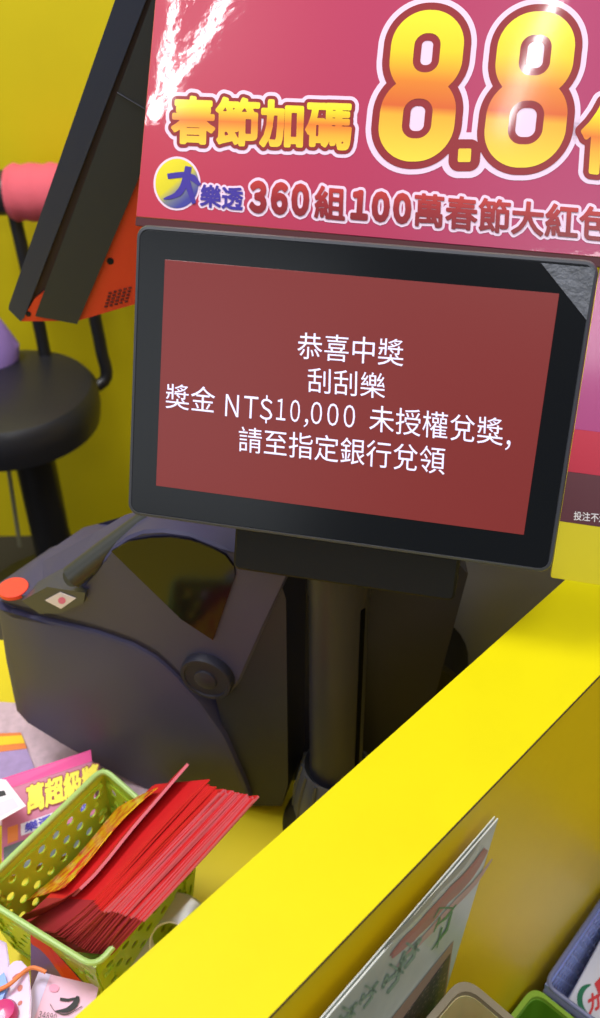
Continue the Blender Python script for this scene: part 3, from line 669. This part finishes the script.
M_yt = mat('flyer_yellow', (246, 226, 40), .45); M_pt = mat('flyer_purple', (70, 60, 190), .45); M_dk = mat('flyer_photo', (120, 128, 136), .5, var=.6, vscale=110)
lettering('headline_border', '萬超級獎', sub_quad(c, .27, 1.08, .17, .46, n, .0009), mat('flyer_crimson', (150, 60, 40), .5), o, weight=.04, outline=.05)
lettering('headline_text', '萬超級獎', sub_quad(c, .27, 1.08, .17, .46, n, .0012), M_yt, o, weight=.04)
band('white_panel', c, n, .20, 1, .53, .65, mat('flyer_white', (226, 214, 236), .5), o); band('orange_tab', c, n, .06, .17, .52, .68, MATS['orange_print'], o)
lettering('line_text', '樂透 · 日期', sub_quad(c, .24, .92, .54, .64, n, .0010), M_pt, o, weight=.03)
band('photo_panel', c, n, .02, 1, .70, 1, M_dk, o)
o, c, n = paper('white_slip', 'white slip with a black mark at the left picture edge', 'slip', ((-30, 774), (6, 780), (26, 806), (-30, 838)), (.712, .712, .708, .700), mat('slip_white', (236, 226, 238), .55))
band('black_mark', c, n, .35, .80, .36, .50, mat('ink_black', (30, 30, 34), .6), o); band('pink_panel', c, n, .1, .9, .62, .92, mat('slip_pink', (236, 200, 222), .55), o)
# papers in front of the basket
o, c, n = paper('striped_card', 'purple card with a red border standing against the near side of the green basket', 'card', ((31, 934), (44, 938), (92, 992), (31, 996)), (.738, .738, .690, .690), mat('purple_print', (112, 88, 160), .5))
b = NB(); bq = [c[0] + n * .0005, c[1] + n * .0005, c[2] + n * .0005]; p3 = c[2] * .72 + c[3] * .28 + n * .0005; p4 = c[0] * .55 + c[3] * .45 * 0 + c[0] * .45 + n * .0005
plate(b, [bq[0], bq[1], bq[2], p3, c[0] * .88 + c[3] * .12 + n * .0005], n, .0002); obj('red_border', b, mat('card_red', (206, 50, 44), .5), o, smooth=False)
o, c, n = paper('lottery_ticket', 'pink lottery ticket with a black emblem at the bottom left, beside the partition', 'ticket', ((39, 972), (99, 986), (84, 1050), (14, 1032)), .712, mat('ticket_pink', (232, 186, 216), .55, var=.06, vscale=80))
band('lilac_strip', c, n, 0, .20, 0, 1, mat('ticket_lilac', (206, 196, 234), .55), o)
b = NB(); disc(b, 54, 988, 5, 4, lambda x, y: pz(x, y, .7132), 20); obj('seal_mark', b, mat('ticket_seal', (230, 150, 186), .55), o, recalc=False)
M_ink = MATS['ink_black']; tk = lambda x, y: pz(x, y, .7134)
b = NB(); thick_line(b, [(60, 999), (68, 1000), (77, 998)], [1.6, 1.5, 1.0], tk, caps=False)
thick_line(b, smooth_path([(78, 996, 0), (75, 1004, 0), (67, 1010, 0), (55, 1011, 0)], 4), [1.2, 2.0, 2.6, 2.8, 3.0, 3.0, 2.9, 2.7, 2.4, 2.0, 1.4, .8, .3], tk, caps=False)
thick_line(b, smooth_path([(50, 1004, 0), (56, 1012, 0), (68, 1014, 0), (82, 1006, 0)], 4), [.3] * 6 + [.6] * 3 + [.4] * 4, tk, caps=False); obj('emblem', b, M_ink, o, recalc=False)
lettering('number_text', '３４８９０', [tk(*p) for p in ((40, 1011), (57, 1014), (56, 1021), (38, 1018))], M_ink, o, space=.58)
# lilac plastic tags
M_tag = mat('lilac_clear_plastic', (206, 182, 220), .25, sss=.3, coat=.3)
for pts, z, lab in (((( -6, 938), (7, 944), (10, 965), (8, 990), (-8, 985)), .716, 'lilac plastic tag at the left edge, partly behind its pale neighbour'), (((8, 968), (15, 962), (22, 962), (29, 970), (32, 1000), (30, 1040), (2, 1030)), .722, 'pale lilac rounded plastic tag with brown spots left of the pink ticket')):
    b = NB(); c = [pz(x, y, z) for x, y in pts]; loft(b, [c, [p + V((0, 0, .0022)) for p in c]]); bmesh.ops.bevel(b, geom=[e for e in b.edges if len(e.link_faces) == 2 and e.calc_face_angle(0) > .8], offset=.0007, segments=2, affect='EDGES')
    o = obj('plastic_tag', b, M_tag); tag(o, lab, 'tag', 'lilac plastic tags')
for x, y, r1_, r2_ in ((17, 976, 5, 2.4), (20, 988, 2.6, 3.2), (20, 1003, 2.4, 2.2)):
    b = NB(); disc(b, x, y, r1_, r2_, lambda a, c_: pz(a, c_ - .5 * (a - x), .7246), 14); obj('brown_spot', b, mat('spot_brown', (190, 104, 96), .5), o, recalc=False)
b = NB(); c0 = pz(4, 1012, .728); lathe(b, Fr(c0, (1, .3, 0), (-.3, 1, 0)), [(.006, -.010), (.0085, -.006), (.0085, 0), (.007, .003), (.001, .004)], 20); tag(obj('magenta_cap', b, mat('magenta_plastic', (196, 30, 120), .3, coat=.4)), 'shiny magenta cap in the bottom left corner', 'cap')
b = NB(); c = [pz(x, y, .728) for x, y in ((-3, 978), (4, 972), (8, 985), (2, 1000), (-5, 1000))]; loft(b, [[p - V((0, 0, .012)) for p in c], c]); tag(obj('blue_clip', b, mat('blue_plastic', (110, 150, 232), .3)), 'light blue plastic clip at the left edge beside the lilac tags', 'clip')
b = NB(); tube(b, smooth_path([pz(-6, 992, .730), pz(10, 984, .730), pz(30, 968, .725), pz(46, 972, .722)], 5), .0014, 8); tag(obj('rubber_band', b, mat('orange_rubber', (226, 132, 84), .6)), 'orange rubber band across the lilac plastic tags', 'band')
# tape roll between basket and partition
t0 = pz(176, 930, .735)
ax = (ray(176, 930) * -1 + V((.15, .1, .9)) * .4).normalized(); TF = Fr(t0, ax.orthogonal(), ax.cross(ax.orthogonal()))
t0.z = TZ + .032
TF = Fr(t0, (1, 0, 0), V((0, .86, .50))); TF.o = pp(170, 942, V((t0.x, t0.y, TZ + .035)), V((0, 0, 1)))
t = thing('tape_roll', 'translucent grey tape roll standing between the basket and the partition', 'tape', V((TF.o.x, TF.o.y, TZ)))
b = NB(); lathe(b, TF, [(.0135, -.0085), (.0325, -.0085), (.0332, -.008), (.0332, .008), (.0325, .0085), (.0135, .0085), (.0135, -.0085)], 48, cap=False); obj('tape_winding', b, mat('tape_grey', (150, 150, 132), .3, sss=.4, coat=.3), t)
b = NB(); lathe(b, TF, [(.0125, -.009), (.0135, -.009), (.0135, .009), (.0125, .009), (.0125, -.009)], 40, cap=False); obj('core', b, mat('core_white', (222, 220, 214), .4), t)
# ================================================================ ITEMS IN FRONT OF THE PARTITION
def fp(x, y, off): return pp(x, y, PF.o - PF.w * off, PF.w)
# folded card
e0 = fp(497, 818, .0065); e1 = pz(325, 1018, e0.z); e1 = e0 + (e1 - e0) * 1.15
dn = fp(447, 983, .0078) - e0
dn = dn.normalized(); hh = (e0.z - CZ - .001) / -dn.z
t = thing('folded_card', 'folded white card with green brush writing leaning on the partition side', 'card', V((e0.x, e0.y, CZ)))
q = [e1, e0, e0 + dn * hh, e1 + dn * hh]
kn = ((q[1] - q[0]).cross(q[0] - q[3])).normalized()
K = Fr(e0, (e0 - e1), -dn)
M_card = mat('card_white', (232, 236, 232), .35, coat=.3, croug=.2)
b = NB(); sheet(b, q, .0008, 10, 10); obj('front_leaf', b, mat('card_picture', (204, 216, 208), .3, coat=.4, croug=.2, var=.16, vscale=35), t)
b = NB(); off = -kn * .0017; sheet(b, [q[0] + off, q[1] + off, q[2] + off - kn * .001, q[3] + off - kn * .001], .0006, 10, 10); obj('back_leaf', b, M_card, t)
b = NB(); tube(b, [q[0] + kn * .0004, q[1] + kn * .0004], .00045, 8); obj('front_edge', b, M_card, t)
kp = lambda l: (lambda x, y: pp(x, y, q[0] + kn * (.0010 + l), kn))
M_pk = mat('brush_pink', (196, 140, 138), .4, var=.3, vscale=60); M_gr = mat('brush_green', (70, 140, 92), .4); M_gr2 = mat('brush_grey_green', (136, 164, 146), .4)
for dx, dy, hw, m_, l_ in ((0, 0, 5, M_pk, .0001), (-7, -9, 2.2, mat('brush_grey', (150, 156, 152), .4), .00012), (5, 9, 2.4, mat('brush_rose', (190, 158, 152), .4), .00014), (-2, -2, 2.0, mat('brush_rust', (170, 108, 108), .4), .00016)):
    b = NB(); thick_line(b, smooth_path([(487 + dx, 850 + dy, 0), (470 + dx, 874 + dy, 0), (446 + dx, 899 + dy, 0), (424 + dx, 924 + dy, 0), (404 + dx, 944 + dy, 0), (392 + dx, 958 + dy, 0)], 3), [hw * q_ for q_ in (.3, .5, .7, .9, 1, 1.1, .9, 1, 1.1, 1, .9, 1, .8, .6, .4, .2)], kp(l_), caps=False); obj('pink_wash', b, m_, t, recalc=False)
b = NB()
for pts, hw in ((((456, 905), (446, 918), (436, 926)), (.6, 1.2, .5)), (((452, 912), (447, 930), (432, 950)), (.8, 1.1, .4)), (((440, 918), (434, 932)), (1, .5)), (((452, 908), (440, 908), (434, 918)), (.8, .8, .4)), (((442, 928), (437, 948)), (.8, .4))):
    thick_line(b, pts, list(hw), kp(.0003))
obj('green_writing', b, M_gr, t, recalc=False)
b = NB()
for dx, dy, s in ((414, 948, 1.1), (398, 970, 1.25), (372, 990, 1.0), (350, 1012, 1.1)):
    for pts in (((6, -8), (-2, 4), (-10, 10)), ((2, -4), (0, 8), (-8, 18)), ((-6, -4), (4, 2)), ((-8, 4), (-12, 14))):
        thick_line(b, [(dx + x * s, dy + y * s) for x, y in pts], 1.5 if s > 1.05 else 1.1, kp(.0002))
obj('green_writing', b, M_gr2, t, recalc=False)
b = NB(); c_ = [(452, 940), (446, 985), (430, 1060), (300, 1200), (300, 1150), (352, 1050)]
fr_ = [(453.5, 941), (447, 984), (440, 1030), (360, 1080), (392, 1018)]
plate(b, [kp(.0002)(x, y) for x, y in fr_], kn, .0001); obj('brown_frame', b, mat('frame_brown', (150, 122, 104), .4), t, smooth=False)
fr2 = [(450.5, 953), (446, 983), (436, 1030), (376, 1080), (403, 1018)]
M_ph = mat('photo_dark', (60, 52, 46), .35, var=.1); nt = M_ph.node_tree
vz = nt.nodes.new('ShaderNodeTexVoronoi'); vz.inputs['Scale'].default_value = 330; cr = nt.nodes.new('ShaderNodeValToRGB'); e = cr.color_ramp.elements
e[0].position = .12; e[0].color = lin((150, 130, 126)); e[1].position = .5; e[1].color = lin((52, 46, 50)); x = e.new(.25); x.color = lin((88, 80, 62))
tc = nt.nodes.new('ShaderNodeTexCoord'); nt.links.new(tc.outputs['Object'], vz.inputs['Vector']); nt.links.new(vz.outputs[0], cr.inputs[0]); nt.links.new(cr.outputs[0], nt.nodes['Principled BSDF'].inputs['Base Color'])
b = NB(); plate(b, [kp(.0004)(x, y) for x, y in fr2], kn, .0001); obj('photo_panel', b, M_ph, t, smooth=False)
# open boxes
def bin_(name, label, rim, z0, mw, mr, cat, taper=.9, wall=.0025):
    c = sum(rim, V()) / 4; t = thing(name, label, cat, V((c.x, c.y, z0)))
    def ring(k, z, r):
        pts = [c + (p - c) * k for p in rim]; out = []
        for i in range(4):
            p, a, n_ = pts[i], pts[i - 1], pts[(i + 1) % 4]; p0 = p + (a - p).normalized() * r; p1 = p + (n_ - p).normalized() * r
            for j in range(7): s = j / 6; out.append((p0 * (1 - s) + p * s) * (1 - s) + (p * (1 - s) + p1 * s) * s)
        return [V((p.x, p.y, z)) for p in out]
    zt = rim[0].z; L = (rim[1] - rim[0]).length; kk = 1 - 2 * wall / L * 1.6
    b = NB(); loft(b, [ring(taper, z0, .012), ring(.985, zt - .004, .012), ring(.985 * kk, zt - .004, .011), ring(taper * kk, z0 + .003, .011)]); obj('bin_body', b, mw, t)
    b = NB(); rgs = [ring(1.0, zt - .006, .012), ring(1.01, zt - .001, .012), ring(1.0, zt, .012), ring(kk, zt, .011), ring(kk * .99, zt - .006, .011)]
    loft(b, rgs + [rgs[0]], cap=False); obj('rim', b, mr, t); return t
def along(p, z, du, dw):     # rectangle from a corner pixel, along the partition and away from it
    o = pz(*p, z); return [o, o - PF.w * dw, o + PF.u * 0 - PF.w * dw - PF.u * du, o - PF.u * du]
M_bei = mat('beige_clear_plastic', (206, 190, 132), .3, sss=.2, coat=.2); M_beir = mat('beige_rim', (140, 128, 104), .3, coat=.2)
bin_('plastic_container', 'beige translucent plastic container in front of the folded card', along((463, 974), fp(463, 974, .016).z, .075, .075), CZ, M_bei, M_beir, 'container')
M_gb = mat('green_bin_plastic', (96, 150, 32), .35); M_gbr = mat('green_bin_rim', (142, 182, 62), .3)
bin_('green_bin', 'green plastic bin beside the blue basket at the bottom right', along((534, 985), .570, .085, .10), CZ, M_gb, M_gbr, 'bin')
# blue basket
o_ = pz(545, 984, .578); dirv = (pz(602, 900, .578) - o_).normalized(); perp = V((dirv.y, -dirv.x, 0))
rim = [o_, o_ + perp * .13, o_ + perp * .13 + dirv * .13, o_ + dirv * .13]
M_bb = mat('lavender_blue_plastic', (150, 162, 222), .35, sss=.15); M_bbr = mat('lavender_rim', (120, 126, 172), .3)
basket('slotted_basket', 'lavender blue slotted basket holding a white packet at the right picture edge', rim, CZ + .002, .90, M_bb, M_bbr, .0125, 7, .0046, .0012, .0020, shape=.55, mv0=.08, mv1=.12)
# packet in it
bz = .545
pk = [pz(567.5, 1000, .545), pz(600.5, 938, .552)]; d_ = (pk[1] - pk[0]); d_.z = 0
q0 = pk[0]; uu = d_.normalized(); pw = V((uu.y, -uu.x, 0))
KF = Fr(q0, pw, uu)
t = thing('white_packet', 'white packet with red lettering and a green arc lying in the blue basket', 'packet', V((q0.x, q0.y, CZ + .004)))
b = NB(); rbox(b, KF, 0, .085, -.0, .10, -.055, 0, .002, .001); obj('packet_body', b, mat('packet_white', (226, 226, 240), .4, coat=.3), t)
kj = lambda l: (lambda x, y: pp(x, y, KF.o + KF.n * (.0003 + l), KF.n))
b = NB(); thick_line(b, smooth_path([(591, 984.5, 0), (584, 988, 0), (580, 996, 0), (581, 1006, 0), (587, 1014, 0), (596, 1019, 0)], 5), [.4, 1, 1.4, 1.8, 2.2, 2.5, 2.6, 2.7, 2.8, 2.8, 2.8, 2.8, 2.7, 2.7, 2.6, 2.5, 2.4, 2.2, 2.0, 1.8, 1.6, 1.4, 1.1, .8, .6, .3], kj(.0001), caps=False); obj('green_arc', b, mat('packet_green', (30, 120, 86), .4), t, recalc=False)
M_pr = mat('packet_red', (218, 60, 70), .4)
lettering('brand_text', '力', [kj(.0002)(*p) for p in ((587, 996), (598, 990), (601, 1008), (589, 1016))], M_pr, t, weight=.06)
lettering('brand_text', '動', [kj(.0002)(*p) for p in ((594, 983), (606, 971), (612, 987), (599, 998))], M_pr, t, weight=.04)
